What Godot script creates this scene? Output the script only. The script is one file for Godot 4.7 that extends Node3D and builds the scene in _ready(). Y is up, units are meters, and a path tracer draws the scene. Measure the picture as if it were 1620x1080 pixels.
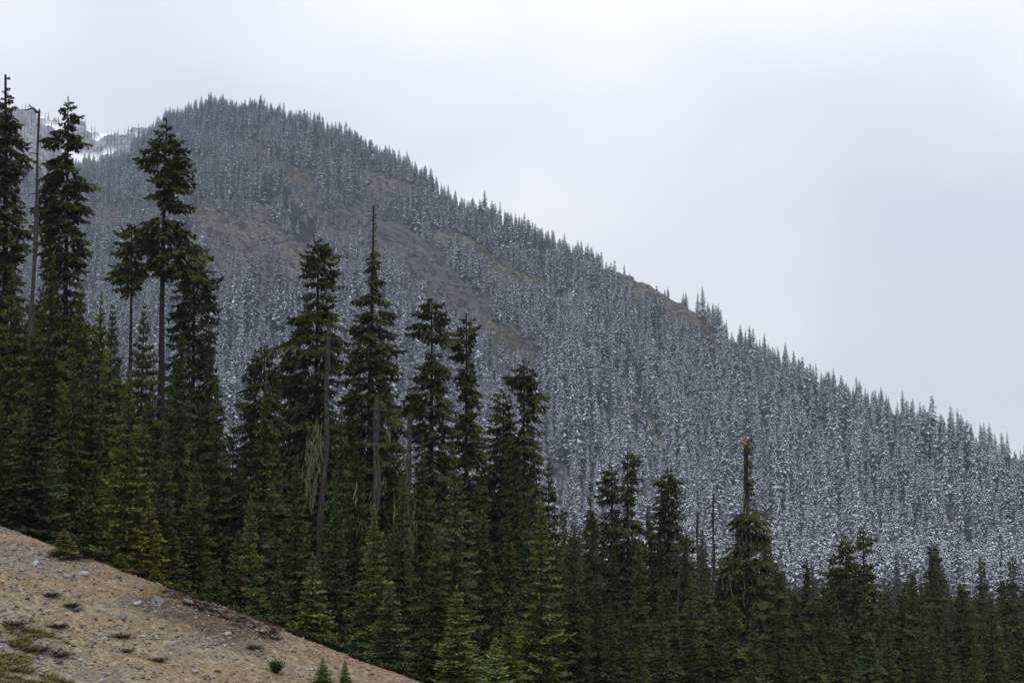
extends Node3D

# ---------------------------------------------------------------- numbers that everything shares
const F := 2166.0              # focal length in photo pixels (1620 wide)
const PITCH := 7.0
var rng := RandomNumberGenerator.new()
var noise_a := FastNoiseLite.new()
var noise_b := FastNoiseLite.new()
var noise_c := FastNoiseLite.new()
var M := {}                    # materials
var used := {}                 # name counters


class Geo:
	var v := PackedVector3Array()
	var n := PackedVector3Array()
	var c := PackedColorArray()

	func tri(a: Vector3, b: Vector3, d: Vector3, col: Color) -> void:
		var nn := (b - a).cross(d - a)
		nn = -nn.normalized()
		v.append(a); v.append(b); v.append(d)
		n.append(nn); n.append(nn); n.append(nn)
		c.append(col); c.append(col); c.append(col)

	func tri_up(a: Vector3, b: Vector3, d: Vector3, col: Color) -> void:
		# a triangle whose front looks upwards
		if (b - a).cross(d - a).y > 0.0:
			tri(a, d, b, col)
		else:
			tri(a, b, d, col)

	func kite(base: Vector3, tip: Vector3, side: Vector3, w: float, col: Color, at := 0.45) -> void:
		var mid := base.lerp(tip, at)
		tri_up(base, mid + side * w, tip, col)
		tri_up(base, tip, mid - side * w, col)

	func put(o: Geo, t: Transform3D) -> void:
		v.append_array(t * o.v)
		n.append_array(Transform3D(t.basis.orthonormalized(), Vector3.ZERO) * o.n)
		c.append_array(o.c)

	func mesh(mat: Material) -> ArrayMesh:
		var a := []
		a.resize(Mesh.ARRAY_MAX)
		a[Mesh.ARRAY_VERTEX] = v
		a[Mesh.ARRAY_NORMAL] = n
		a[Mesh.ARRAY_COLOR] = c
		var m := ArrayMesh.new()
		m.add_surface_from_arrays(Mesh.PRIMITIVE_TRIANGLES, a)
		m.surface_set_material(0, mat)
		return m


func lin(r: float, g: float, b: float) -> Color:
	return Color(r, g, b).linear_to_srgb()


func ray(px: float, py: float) -> Vector2:
	# (sideways, upwards) per metre ahead of the camera, for a point of the photograph
	var s := sin(deg_to_rad(PITCH))
	var c := cos(deg_to_rad(PITCH))
	var dx := (px - 810.0) / F
	var dy := (540.0 - py) / F
	var zf := c - dy * s
	return Vector2(dx / zf, (dy * c + s) / zf)


func at(px: float, py: float, d: float) -> Vector3:
	var r := ray(px, py)
	return Vector3(r.x * d, r.y * d, -d)


func pixel(p: Vector3) -> Vector2:
	var s := sin(deg_to_rad(PITCH))
	var c := cos(deg_to_rad(PITCH))
	var z := -p.z * c + p.y * s
	var y := p.y * c + p.z * s
	return Vector2(810.0 + F * p.x / z, 540.0 - F * y / z)


func numbered(called: String) -> String:
	var k: int = used.get(called, 0)
	used[called] = k + 1
	return called if k == 0 else "%s_%03d" % [called, k]


func tag(o: Node3D, label := "", category := "", group := "", kind := "") -> Node3D:
	if label: o.set_meta("label", label)
	if category: o.set_meta("category", category)
	if group: o.set_meta("group", group)
	if kind: o.set_meta("kind", kind)
	return o


func obj(called: String, mesh: Mesh, parent: Node3D = self, mat: Material = null) -> MeshInstance3D:
	var o := MeshInstance3D.new()
	o.name = numbered(called) if parent == self else called
	o.mesh = mesh
	if mat: o.material_override = mat
	parent.add_child(o, true)
	return o


func sstep(a: float, b: float, x: float) -> float:
	return smoothstep(a, b, x)


func interp(xs: Array, ys: Array, x: float) -> float:
	if x <= xs[0]: return ys[0]
	for i in range(1, xs.size()):
		if x <= xs[i]:
			var f: float = (x - xs[i - 1]) / (xs[i] - xs[i - 1])
			return lerpf(ys[i - 1], ys[i], f)
	return ys[-1]


# ---------------------------------------------------------------- terrain
func crest(x: float) -> float:
	return clampf(45.0 + (-2.49 - x) * 0.194, 43.0, 60.0)


func scree(x: float, d: float) -> float:
	return -0.299 * x + 0.191 * d - 15.03


func ground_height(x: float, z: float) -> float:
	var d := -z
	if d < 6.0:
		return -1.7
	var t := clampf(x / d, -1.4, 1.4)
	# where this line of the slope meets the crest
	var dc := 45.0
	for k in 3:
		dc = crest(t * dc)
	if d <= dc:
		return lerpf(-1.7, scree(x, d), sstep(6.0, 24.0, d))
	var top := scree(t * dc, dc)
	var over := d - dc
	return maxf(top - 0.12 * over, -45.0)


var ridge_t := []
var ridge_e := []
var ridge_d := []


func prepare_ridge() -> void:
	var px := [-420, -100, 0, 60, 120, 160, 190, 215, 240, 262, 290, 330, 420, 520, 600, 690, 760, 850, 940, 985, 1050, 1140, 1150, 1200, 1300, 1400, 1500, 1560, 1620, 1800, 2200]
	var row := [420, 310, 292, 282, 274, 268, 256, 240, 218, 203, 188, 176, 190, 218, 256, 303, 342, 384, 422, 436, 468, 517, 535, 566, 614, 650, 690, 716, 728, 770, 840]
	var dep := [1600, 1720, 1740, 1750, 1750, 1750, 1750, 1745, 1740, 1735, 1725, 1710, 1650, 1590, 1540, 1490, 1440, 1390, 1340, 1310, 1270, 1210, 1200, 1170, 1110, 1060, 1010, 980, 950, 860, 760]
	for i in px.size():
		var r := ray(px[i], row[i])
		ridge_t.append(r.x); ridge_e.append(r.y); ridge_d.append(float(dep[i]))


func mountain_height(t: float, d: float) -> float:
	var dr := interp(ridge_t, ridge_d, t)
	var hr := interp(ridge_t, ridge_e, t) * dr
	var dd := dr - d
	var h := hr
	if dd >= 0.0:
		h = hr - 0.53 * (sqrt(dd * dd + 500.0) - 22.4)
	else:
		h = hr - 0.55 * (sqrt(dd * dd + 500.0) - 22.4)
	var near := sstep(0.0, 160.0, absf(dd))
	var x := t * d
	h += (noise_a.get_noise_2d(x * 0.55, d * 0.3) * 22.0 + noise_a.get_noise_2d(x * 2.0 + 900.0, d * 1.0) * 7.0) * near
	# smooth meeting with the valley floor
	var k := clampf(0.5 + 0.5 * (h + 48.0) / 24.0, 0.0, 1.0)
	return lerpf(-48.0, h, k) + 24.0 * k * (1.0 - k)


func on_mountain(px: float, py: float) -> Vector3:
	var r := ray(px, py)
	var dr := interp(ridge_t, ridge_d, r.x)
	var d := 600.0
	while d < dr:
		if mountain_height(r.x, d) / d >= r.y:
			break
		d += 6.0
	return Vector3(r.x * d, mountain_height(r.x, d), -d)


var bare := []       # patches without forest: [a, b, radius, kind, strength], in plan


func patch(x0: float, y0: float, x1: float, y1: float, rpx: float, kind: String, strength := 1.0) -> void:
	var a := on_mountain(x0, y0)
	var b := on_mountain(x1, y1)
	var r: float = rpx * (absf(a.z) + absf(b.z)) * 0.5 / F
	bare.append([Vector2(a.x, a.z / 3.0), Vector2(b.x, b.z / 3.0), r, kind, strength])


func prepare_patches() -> void:
	patch(320, 345, 400, 350, 24, "rock", 0.95)
	patch(370, 370, 470, 420, 34, "rock", 0.9)
	patch(350, 400, 400, 440, 26, "rock", 0.6)
	patch(447, 325, 500, 378, 14, "dark")
	patch(480, 300, 500, 310, 12, "rock", 0.7)
	patch(540, 340, 600, 400, 26, "rock", 0.75)
	patch(600, 350, 680, 400, 24, "cliff", 0.97)
	patch(640, 400, 705, 435, 20, "cliff", 0.95)
	patch(500, 340, 530, 400, 16, "rock", 0.7)
	patch(690, 365, 735, 385, 6, "grass")
	patch(735, 392, 800, 429, 14, "grass")
	patch(790, 429, 850, 452, 12, "grass", 0.9)
	patch(660, 440, 715, 465, 9, "grass", 0.9)
	patch(695, 466, 755, 496, 20, "cliff")
	patch(760, 500, 812, 545, 14, "grass", 0.95)
	patch(800, 535, 828, 565, 13, "cliff", 0.9)
	patch(604, 290, 645, 298, 9, "rock")
	patch(690, 292, 738, 322, 5, "dark", 0.9)
	patch(405, 235, 440, 262, 6, "soil", 0.9)
	patch(440, 262, 480, 282, 9, "soil", 0.75)
	patch(575, 275, 600, 290, 6, "soil", 0.8)
	patch(968, 426, 1035, 455, 15, "rock")
	patch(1010, 455, 1080, 498, 16, "rock", 0.97)
	patch(1096, 506, 1108, 526, 13, "soil")
	patch(1150, 538, 1163, 554, 12, "soil")
	patch(1225, 572, 1240, 590, 7, "soil")
	patch(1002, 602, 1022, 610, 9, "dark")
	patch(1012, 626, 1026, 646, 9, "grass")
	patch(1066, 605, 1070, 620, 5, "grass")
	patch(150, 330, 200, 350, 10, "rock", 0.6)
	patch(345, 312, 392, 338, 7, "forest")
	patch(390, 298, 440, 335, 8, "forest")
	patch(440, 335, 470, 385, 6, "forest")
	patch(405, 395, 440, 440, 9, "forest")
	patch(330, 380, 350, 400, 8, "forest")
	patch(365, 400, 380, 430, 6, "forest")
	patch(515, 330, 560, 352, 9, "forest")
	patch(560, 352, 585, 360, 8, "forest")
	patch(500, 380, 530, 400, 7, "forest")
	patch(545, 400, 555, 450, 9, "forest")
	patch(625, 420, 640, 450, 8, "forest")
	patch(595, 330, 640, 345, 7, "forest")
	patch(500, 300, 560, 320, 7, "forest")
	patch(330, 430, 350, 445, 8, "grass", 0.8)
	patch(400, 452, 445, 460, 6, "grass", 0.8)


func bare_at(x: float, z: float) -> Array:
	# [how bare, of what kind]
	var best := 0.0
	var kind := ""
	var w := noise_b.get_noise_2d(x * 2.2, z * 1.0) * 7.0 + noise_b.get_noise_2d(x * 6.0 + 70.0, z * 3.0) * 4.0
	var p := Vector2(x, z / 3.0)
	for b in bare:
		var a: Vector2 = b[0]
		if absf(p.x - a.x) > 140.0: continue
		var q := Geometry2D.get_closest_point_to_segment(p, a, b[1])
		# the cleared ground reaches further downhill, towards the valley
		var off := p - q
		if off.y > 0.0: off.y = maxf(off.y - 7.0, 0.0)
		var m: float = (1.0 - sstep(b[2] * 0.75, b[2] * 1.25, off.length() + w)) * b[4]
		if b[3] != "forest" and m > best:
			best = m; kind = b[3]
		elif b[3] == "forest":
			best = minf(best, 1.0 - m * 0.6)
	return [best, kind]


func sheet(rows: Array, cols: PackedColorArray, width: int, mat: Material) -> ArrayMesh:
	# rows: a flat array of points, width per row; smooth normals
	var v := PackedVector3Array(rows)
	var n := PackedVector3Array()
	n.resize(v.size())
	var idx := PackedInt32Array()
	var depth := v.size() / width
	for j in depth:
		for i in width:
			var k := j * width + i
			var l := v[j * width + maxi(i - 1, 0)]
			var r := v[j * width + mini(i + 1, width - 1)]
			var u := v[maxi(j - 1, 0) * width + i]
			var d := v[mini(j + 1, depth - 1) * width + i]
			var nn := (r - l).cross(d - u)
			nn = nn.normalized()
			if nn.y < 0.0: nn = -nn
			n[k] = nn
			if i + 1 < width and j + 1 < depth:
				var a := k
				var b := k + 1
				var c := k + width
				var e := k + width + 1
				var up := (v[b] - v[a]).cross(v[c] - v[a]).y > 0.0
				if up:
					idx.append_array(PackedInt32Array([a, c, b, b, c, e]))
				else:
					idx.append_array(PackedInt32Array([a, b, c, b, e, c]))
	var arr := []
	arr.resize(Mesh.ARRAY_MAX)
	arr[Mesh.ARRAY_VERTEX] = v
	arr[Mesh.ARRAY_NORMAL] = n
	arr[Mesh.ARRAY_COLOR] = cols
	arr[Mesh.ARRAY_INDEX] = idx
	var m := ArrayMesh.new()
	m.add_surface_from_arrays(Mesh.PRIMITIVE_TRIANGLES, arr)
	m.surface_set_material(0, mat)
	return m


# ---------------------------------------------------------------- materials
func noise_texture(freq: float, seed_: int, lo: Color, hi: Color, octaves := 5, size := 512, type := FastNoiseLite.TYPE_SIMPLEX_SMOOTH) -> NoiseTexture2D:
	var n := FastNoiseLite.new()
	n.noise_type = type
	n.seed = seed_
	n.frequency = freq
	n.fractal_octaves = octaves
	var g := Gradient.new()
	g.offsets = PackedFloat32Array([0.15, 0.5, 0.85])
	g.colors = PackedColorArray([lo, lo.lerp(hi, 0.5), hi])
	var t := NoiseTexture2D.new()
	t.width = size; t.height = size
	t.seamless = true
	t.noise = n
	t.color_ramp = g
	return t


func tinted(color: Color, rough := 0.85, spec := 0.3) -> StandardMaterial3D:
	var m := StandardMaterial3D.new()
	m.albedo_color = color
	m.vertex_color_use_as_albedo = true
	m.roughness = rough
	m.metallic_specular = spec
	return m


func make_materials() -> void:
	# needles: the brightest tone of each kind, the vertex colours vary below it
	var tones := {
		"dark": lin(0.062, 0.068, 0.020), "olive": lin(0.092, 0.092, 0.022), "mid": lin(0.082, 0.108, 0.024),
		"bright": lin(0.130, 0.170, 0.038), "fresh": lin(0.175, 0.235, 0.055), "gold": lin(0.145, 0.156, 0.034), "amber": lin(0.19, 0.175, 0.034), "blue": lin(0.072, 0.100, 0.038), "grey": lin(0.110, 0.138, 0.052)}
	for k in tones:
		var m := tinted(tones[k], 0.75, 0.3)
		M[k] = m
	M.plain = tinted(Color.WHITE, 0.9, 0.25)
	var fine := noise_texture(0.02, 5, Color(0.55, 0.55, 0.55), Color(1, 1, 1), 6)
	var bark := tinted(lin(0.085, 0.072, 0.060), 0.95, 0.2)
	bark.albedo_texture = noise_texture(0.02, 11, Color(0.45, 0.44, 0.43), Color(1, 1, 1), 5)
	bark.uv1_triplanar = true
	bark.uv1_scale = Vector3(1.6, 0.35, 1.6)
	M.bark = bark
	var dead: StandardMaterial3D = bark.duplicate()
	dead.albedo_color = lin(0.135, 0.122, 0.105)
	M.dead = dead
	M.splinter = tinted(lin(0.36, 0.27, 0.18), 0.9, 0.2)
	M.lichen = tinted(lin(0.17, 0.17, 0.095), 0.95, 0.1)
	var rockface := tinted(Color.WHITE, 0.95, 0.2)
	rockface.albedo_texture = noise_texture(0.016, 21, Color(0.30, 0.29, 0.28), Color(1, 1, 1), 6, 1024)
	rockface.uv1_triplanar = true
	rockface.uv1_world_triplanar = true
	rockface.uv1_scale = Vector3(0.012, 0.012, 0.012)
	rockface.heightmap_enabled = true
	rockface.heightmap_scale = 350.0
	rockface.heightmap_texture = rockface.albedo_texture
	M.mountain = rockface
	var gravel := tinted(Color.WHITE, 0.95, 0.2)
	gravel.albedo_texture = noise_texture(0.03, 31, Color(0.62, 0.60, 0.58), Color(1, 1, 1), 6)
	gravel.uv1_triplanar = true
	gravel.uv1_world_triplanar = true
	gravel.uv1_scale = Vector3(0.35, 0.35, 0.35)
	M.gravel = gravel
	var floor_m := tinted(Color.WHITE, 1.0, 0.1)
	floor_m.albedo_texture = fine
	floor_m.uv1_triplanar = true
	floor_m.uv1_world_triplanar = true
	floor_m.uv1_scale = Vector3(0.2, 0.2, 0.2)
	M.floor = floor_m
	var stone := tinted(Color.WHITE, 0.9, 0.3)
	stone.albedo_texture = noise_texture(0.03, 41, Color(0.65, 0.65, 0.66), Color(1, 1, 1), 5, 256)
	stone.uv1_triplanar = true
	stone.uv1_scale = Vector3(1.5, 1.5, 1.5)
	M.stone = stone


# ---------------------------------------------------------------- boughs and trees
var boughs := {}
const LENGTHS := [0.35, 0.7, 1.1, 1.6, 2.3, 3.2]


func make_bough(style: String, length: float) -> Geo:
	var g := Geo.new()
	var n := maxi(3, int(length / 0.12))
	var old := style == "old"
	var droop := rng.randf_range(0.10, 0.30) if old else rng.randf_range(0.02, 0.14)
	var lift := rng.randf_range(0.0, 0.12) if old else rng.randf_range(0.10, 0.22)
	var tone := rng.randf_range(0.62, 0.95)
	var thick := 0.068 if old else 0.055
	for i in n:
		var s := (i + 0.6) / n
		if old and s < 0.22 and length > 1.0: continue
		var p := Vector3(s * length, (-droop * pow(s, 1.4) + lift * s * s * s) * length, 0.0)
		p.z = sin(s * 3.0 + tone * 20.0) * 0.05 * length
		var reach := minf(length * 0.40 * pow(1.05 - s, 0.6) + 0.10, 0.80 if old else 0.62)
		for side in [-1.0, 1.0]:
			var r: float = reach * rng.randf_range(0.65, 1.2)
			var az: float = side * deg_to_rad(rng.randf_range(35.0, 70.0))
			var pt := deg_to_rad(rng.randf_range(-48.0, 6.0) if old else rng.randf_range(-16.0, 20.0))
			var d := Vector3(cos(az) * cos(pt), sin(pt), sin(az) * cos(pt))
			var tip := p + d * r
			var up := Vector3(rng.randf_range(-0.8, 0.8), 1.0, rng.randf_range(-1.1, 1.1)).normalized()
			var sd := d.cross(up).normalized()
			var b := tone * rng.randf_range(0.75, 1.05)
			var col := Color(b * rng.randf_range(0.9, 1.05), b, b * rng.randf_range(0.75, 1.0))
			g.kite(p, tip, sd, thick * rng.randf_range(0.8, 1.5), col)
			if r > 0.18:
				for k in [0.4, 0.72]:
					var q := p.lerp(tip, k)
					var turn := deg_to_rad(rng.randf_range(25.0, 60.0)) * (1.0 if rng.randf() < 0.5 else -1.0)
					var d2 := d.rotated(Vector3.UP, turn)
					d2.y += rng.randf_range(-0.7, 0.15) if old else rng.randf_range(-0.35, 0.45)
					d2 = d2.normalized()
					var sd2 := d2.cross(Vector3(rng.randf_range(-1, 1), 1.0, rng.randf_range(-1, 1)).normalized()).normalized()
					g.kite(q, q + d2 * r * 0.55, sd2, thick * rng.randf_range(0.7, 1.3), col * rng.randf_range(0.9, 1.12))
		# one shoot along the ridge of the bough
		var d3 := Vector3(1.0, rng.randf_range(0.1, 0.9) if not old else rng.randf_range(-0.5, 0.4), rng.randf_range(-0.3, 0.3)).normalized()
		g.kite(p, p + d3 * minf(0.3, length * 0.35), d3.cross(Vector3(0, 0.4, 1)).normalized(), thick, Color(tone, tone, tone * 0.85) * 1.05)
	return g


func make_boughs() -> void:
	for style in ["old", "fir"]:
		for length in LENGTHS:
			var list := []
			for k in 8:
				list.append(make_bough(style, length))
			boughs[style + str(length)] = list


func grow(g: Geo, style: String, base: Vector3, az: float, pitch: float, length: float) -> void:
	var pick: float = LENGTHS[0]
	for l in LENGTHS:
		if l <= length * 1.15: pick = l
	var list: Array = boughs[style + str(pick)]
	var b := Basis(Vector3.UP, -az) * Basis(Vector3(0, 0, 1), pitch) * Basis(Vector3(1, 0, 0), rng.randf_range(-0.35, 0.35))
	b = b.scaled_local(Vector3.ONE * (length / pick))
	g.put(list[rng.randi() % list.size()], Transform3D(b, base))


func tube(g: Geo, points: Array, radii: Array, sides: int, col: Color, ragged := 0.0) -> void:
	var rings := []
	for i in points.size():
		var dir: Vector3 = (points[mini(i + 1, points.size() - 1)] - points[maxi(i - 1, 0)]).normalized()
		var u := dir.cross(Vector3(0.31, 0.2, 0.93)).normalized()
		var w := dir.cross(u).normalized()
		var ring := []
		for k in sides:
			var a := TAU * k / sides
			var rr: float = radii[i] * (1.0 + 0.10 * sin(k * 2.3 + i * 1.7))
			var p: Vector3 = points[i] + (u * cos(a) + w * sin(a)) * rr
			if ragged > 0.0 and i == points.size() - 1: p.y += ragged * (sin(k * 3.9) * 0.5 + 0.3)
			ring.append(p)
		rings.append(ring)
	for i in points.size() - 1:
		for k in sides:
			var k2 := (k + 1) % sides
			var shade := col * (0.85 + 0.15 * sin(k * 1.9 + i * 2.7))
			var mid: Vector3 = (points[i] + points[i + 1]) * 0.5
			for three in [[rings[i][k], rings[i + 1][k], rings[i][k2]], [rings[i][k2], rings[i + 1][k], rings[i + 1][k2]]]:
				var nn: Vector3 = (three[1] - three[0]).cross(three[2] - three[0])
				if nn.dot(three[0] - mid) > 0.0: g.tri(three[0], three[2], three[1], shade)
				else: g.tri(three[0], three[1], three[2], shade)
	if ragged > 0.0:
		var last: Array = rings[-1]
		var c: Vector3 = points[-1]
		c.y -= ragged * 0.3
		for k in sides:
			g.tri_up(c, last[k], last[(k + 1) % sides], Color(1.0, 0.85, 0.65))


func trunk_geo(h: float, r0: float, top := 0.02, lean := 0.0) -> Geo:
	var g := Geo.new()
	var ps := []
	var rs := []
	var bend := rng.randf_range(-0.012, 0.012)
	for i in 11:
		var s := i / 10.0
		ps.append(Vector3(lean * s * h + sin(s * 5.0) * bend * h * 0.5 * (1.0 - s), s * h, sin(s * 4.0 + 1.0) * bend * h * 0.4 * (1.0 - s)))
		rs.append(lerpf(r0, top, pow(s, 0.85)) * (1.35 if i == 0 else 1.0))
	tube(g, ps, rs, 8, Color(0.9, 0.9, 0.9))
	return g


# a tree after a silhouette: spots are (metres below the top, reach to the left, reach to the right)
func crown_after(h: float, spots: Array, style: String, lean := 0.0, density := 1.0) -> Geo:
	var g := Geo.new()
	var ys := []
	var ls := []
	var rs := []
	for s in spots:
		ys.append(s.x); ls.append(s.y); rs.append(s.z)
	var y := 0.15
	while y < h * 0.97 and y < ys[-1]:
		var left := interp(ys, ls, y)
		var right := interp(ys, rs, y)
		var side := (left + right) * 0.5
		var many := int(rng.randi_range(6, 8) * density)
		var a0 := rng.randf() * TAU
		var hy := h - y
		if y > 2.0 and rng.randf() < 0.04:
			y += 0.3
			continue
		for k in many:
			var az := a0 + TAU * k / many + rng.randf_range(-0.4, 0.4)
			var cx := cos(az)
			var l: float = lerpf(side, right if cx > 0.0 else left, absf(cx)) * rng.randf_range(0.6, 1.05)
			if k < 2:
				az = PI * k + rng.randf_range(-0.35, 0.35)
				l = (right if k == 0 else left) * rng.randf_range(0.95, 1.25)
			if l < 0.16: continue
			var up: float = lerpf(0.5, -0.18, clampf(y / 3.5, 0.0, 1.0)) + rng.randf_range(-0.16, 0.16)
			grow(g, style, Vector3(lean * (hy / h) * h, hy + rng.randf_range(-0.15, 0.15), 0), az, up, l)
		y += rng.randf_range(0.26, 0.42)
	return g


func young_geo(h: float, r: float) -> Geo:
	var g := Geo.new()
	# leader
	for k in 6:
		var b := Vector3(0, h - 0.1 - k * 0.08, 0)
		var d := Vector3(rng.randf_range(-0.5, 0.5), 1.2, rng.randf_range(-0.5, 0.5)).normalized()
		g.kite(b, b + d * 0.22, d.cross(Vector3(0, 0, 1)).normalized(), 0.03, Color(0.9, 0.9, 0.8))
	var y := 0.22
	while y < h * 0.985:
		var f := y / h
		var reach := r * pow(f, 0.80)
		reach *= rng.randf_range(0.78, 1.12)
		var many := rng.randi_range(5, 6) if f < 0.25 else rng.randi_range(6, 8)
		var a0 := rng.randf() * TAU
		for k in many:
			var az := a0 + TAU * k / many + rng.randf_range(-0.3, 0.3)
			var l: float = maxf(reach * rng.randf_range(0.68, 1.12), 0.14)
			var up: float = lerpf(0.55, -0.10, sstep(0.0, 0.35, f)) + rng.randf_range(-0.12, 0.12)
			grow(g, "fir", Vector3(0, h - y + rng.randf_range(-0.07, 0.07), 0), az, up, l)
			if l > 0.8 and rng.randf() < 0.5:
				grow(g, "fir", Vector3(0, h - y - rng.randf_range(0.1, 0.3), 0), az + 0.4, up - 0.1, l * rng.randf_range(0.4, 0.75))
		y += lerpf(0.24, 0.50, sstep(0.0, 0.4, f)) * rng.randf_range(0.85, 1.15) * clampf(h / 10.0, 0.55, 1.0)
	return g


func old_geo(h: float, r: float) -> Geo:
	var spots := []
	var y := 0.0
	while y < h * 0.9:
		var f := y / h
		var base := r * (0.10 + 0.9 * pow(clampf(f / 0.45, 0.0, 1.0), 0.8)) * rng.randf_range(0.5, 1.15)
		if rng.randf() < 0.16: base *= 0.3
		spots.append(Vector3(y, base * rng.randf_range(0.6, 1.2), base * rng.randf_range(0.6, 1.2)))
		y += rng.randf_range(0.5, 1.1)
	return crown_after(h, spots, "old", 0.0, 0.9)


var leans := {}       # thing -> sideways lean per metre of height
var protos := {}


func make_protos() -> void:
	# each: height, reach, crown mesh, trunk mesh
	for k in 9:
		var g := young_geo(12.0, 2.3)
		protos["young%d" % k] = [12.0, 2.3, g.mesh(M.mid), trunk_geo(11.6, 0.16).mesh(M.bark)]
	for k in 3:
		var g := young_geo(5.0, 1.25)
		protos["small%d" % k] = [5.0, 1.25, g.mesh(M.mid), trunk_geo(4.7, 0.08).mesh(M.bark)]
	for k in 2:
		var g := young_geo(1.5, 0.5)
		protos["seedling%d" % k] = [1.5, 0.5, g.mesh(M.mid), trunk_geo(1.4, 0.025).mesh(M.bark)]
	for k in 7:
		var g := old_geo(22.0, 2.6)
		protos["old%d" % k] = [22.0, 2.6, g.mesh(M.dark), trunk_geo(21.6, 0.30).mesh(M.bark)]


func plant(kind: String, px: float, top: float, d: float, hw: float, tone: String, called: String, label: String, group := "", turn := -1.0) -> Node3D:
	var k: Array = protos[kind]
	var p := at(px, top, d)
	var gy := ground_height(p.x, p.z) - 0.1
	var h := p.y - gy
	var o := Node3D.new()
	o.name = numbered(called)
	add_child(o)
	o.position = Vector3(p.x, gy, p.z)
	o.rotation.y = rng.randf() * TAU if turn < 0.0 else turn
	if kind.begins_with("young"): hw = maxf(hw, 0.145 * h * F / d)
	var s: float = hw * d / F / k[1]
	o.scale = Vector3(s, h / k[0], s)
	obj("trunk", k[3], o)
	obj("crown", k[2], o, M[tone])
	tag(o, label, "tree", group)
	return o


# a featured tree: rows and reaches in photo pixels about its trunk
func feature(px: float, top: float, d: float, rows: Array, tone: String, called: String, label: String, trunk_px := 9.0, trunk_from := 0.0, bottom_px := -1.0, style := "old") -> Node3D:
	var p := at(px, top, d)
	var gy := ground_height(p.x, p.z) - 0.2
	var h := p.y - gy
	var bx := px if bottom_px < 0.0 else bottom_px
	var foot := at(bx, 900.0, d)
	var lean := (p.x - foot.x) / h
	var m := d / F
	var spots := []
	for r in rows:
		spots.append(Vector3((r[0] - top) * m, r[1] * m, r[2] * m))
	var o := Node3D.new()
	o.name = numbered(called)
	add_child(o)
	o.position = Vector3(foot.x, gy, p.z)
	var tg := trunk_geo(h, trunk_px * m * 0.5 + 0.12, 0.03 + trunk_from * m, lean)
	obj("trunk", tg.mesh(M.bark), o)
	obj("crown", crown_after(h, spots, style, lean).mesh(M[tone]), o)
	leans[o] = lean
	tag(o, label, "tree")
	return o


func dead_twigs(o: Node3D, h: float, y0: float, y1: float, count: int, reach: float) -> void:
	var g := Geo.new()
	for i in count:
		var y := rng.randf_range(y0, y1)
		var az := rng.randf() * TAU
		var l := reach * rng.randf_range(0.3, 1.0)
		var a := Vector3(float(leans.get(o, 0.0)) * y, y, 0)
		var b := a + Vector3(cos(az) * l * 0.6, rng.randf_range(-0.1, 0.15) * l, sin(az) * l * 0.6)
		var c := b + Vector3(cos(az + 0.3) * l * 0.4, rng.randf_range(-0.5, 0.1) * l, sin(az + 0.3) * l * 0.4)
		tube(g, [a, b, c], [0.035, 0.022, 0.008], 4, Color(0.8, 0.8, 0.8))
	tag(obj("dead_branches", g.mesh(M.dead), o), "", "", "", "stuff")


func hang_lichen(o: Node3D, y0: float, y1: float, count: int, reach: float, longest: float, x0 := 0.0) -> void:
	var g := Geo.new()
	for i in count:
		var a := Vector3(x0 + rng.randf_range(-reach, reach), rng.randf_range(y0, y1), rng.randf_range(-reach, reach) * 0.6 + 0.3)
		var l := longest * rng.randf_range(0.2, 1.0)
		var sway := Vector3(rng.randf_range(-0.12, 0.12), -1.0, rng.randf_range(-0.1, 0.1))
		var col := Color(1, 1, 1) * rng.randf_range(0.55, 1.0)
		for k in 3:
			var q := a + Vector3(rng.randf_range(-0.08, 0.08), -l * 0.25 * k, 0.0)
			g.kite(q, q + (sway + Vector3(rng.randf_range(-0.25, 0.25), 0, 0)) * l * 0.45, Vector3(1, 0, rng.randf_range(-0.5, 0.5)).normalized(), rng.randf_range(0.012, 0.035), col)
	tag(obj("lichen", g.mesh(M.lichen), o), "", "", "", "stuff")


func snag(px: float, top: float, d: float, bottom_px: float, thick_px: float, top_px: float, label: String, ragged := 0.4, twigs := 14, lichen := 0) -> Node3D:
	var p := at(px, top, d)
	var gy := ground_height(p.x, p.z) - 0.2
	var h := p.y - gy
	var foot := at(bottom_px, 900.0, d)
	var lean := p.x - foot.x
	var m := d / F
	var o := Node3D.new()
	o.name = numbered("dead_snag")
	add_child(o)
	o.position = Vector3(foot.x, gy, p.z)
	var g := Geo.new()
	var ps := []
	var rs := []
	for i in 13:
		var s := i / 12.0
		ps.append(Vector3(lean * s + sin(s * 6.0 + px) * 0.10 + sin(s * 17.0 + px) * 0.05, s * h, sin(s * 5.0) * 0.08))
		rs.append(lerpf(thick_px, top_px, s) * m * 0.5 * (1.0 + 0.20 * sin(i * 2.1 + px)))
	tube(g, ps, rs, 9, Color(0.95, 0.95, 0.95), ragged)
	obj("trunk", g.mesh(M.dead), o)
	leans[o] = lean / h
	if twigs: dead_twigs(o, h, h * 0.45, h * 0.98, twigs * 2, 0.9)
	if lichen: hang_lichen(o, h * 0.5, h * 0.95, lichen, 0.7, 1.6)
	tag(o, label, "dead tree")
	return o


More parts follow.
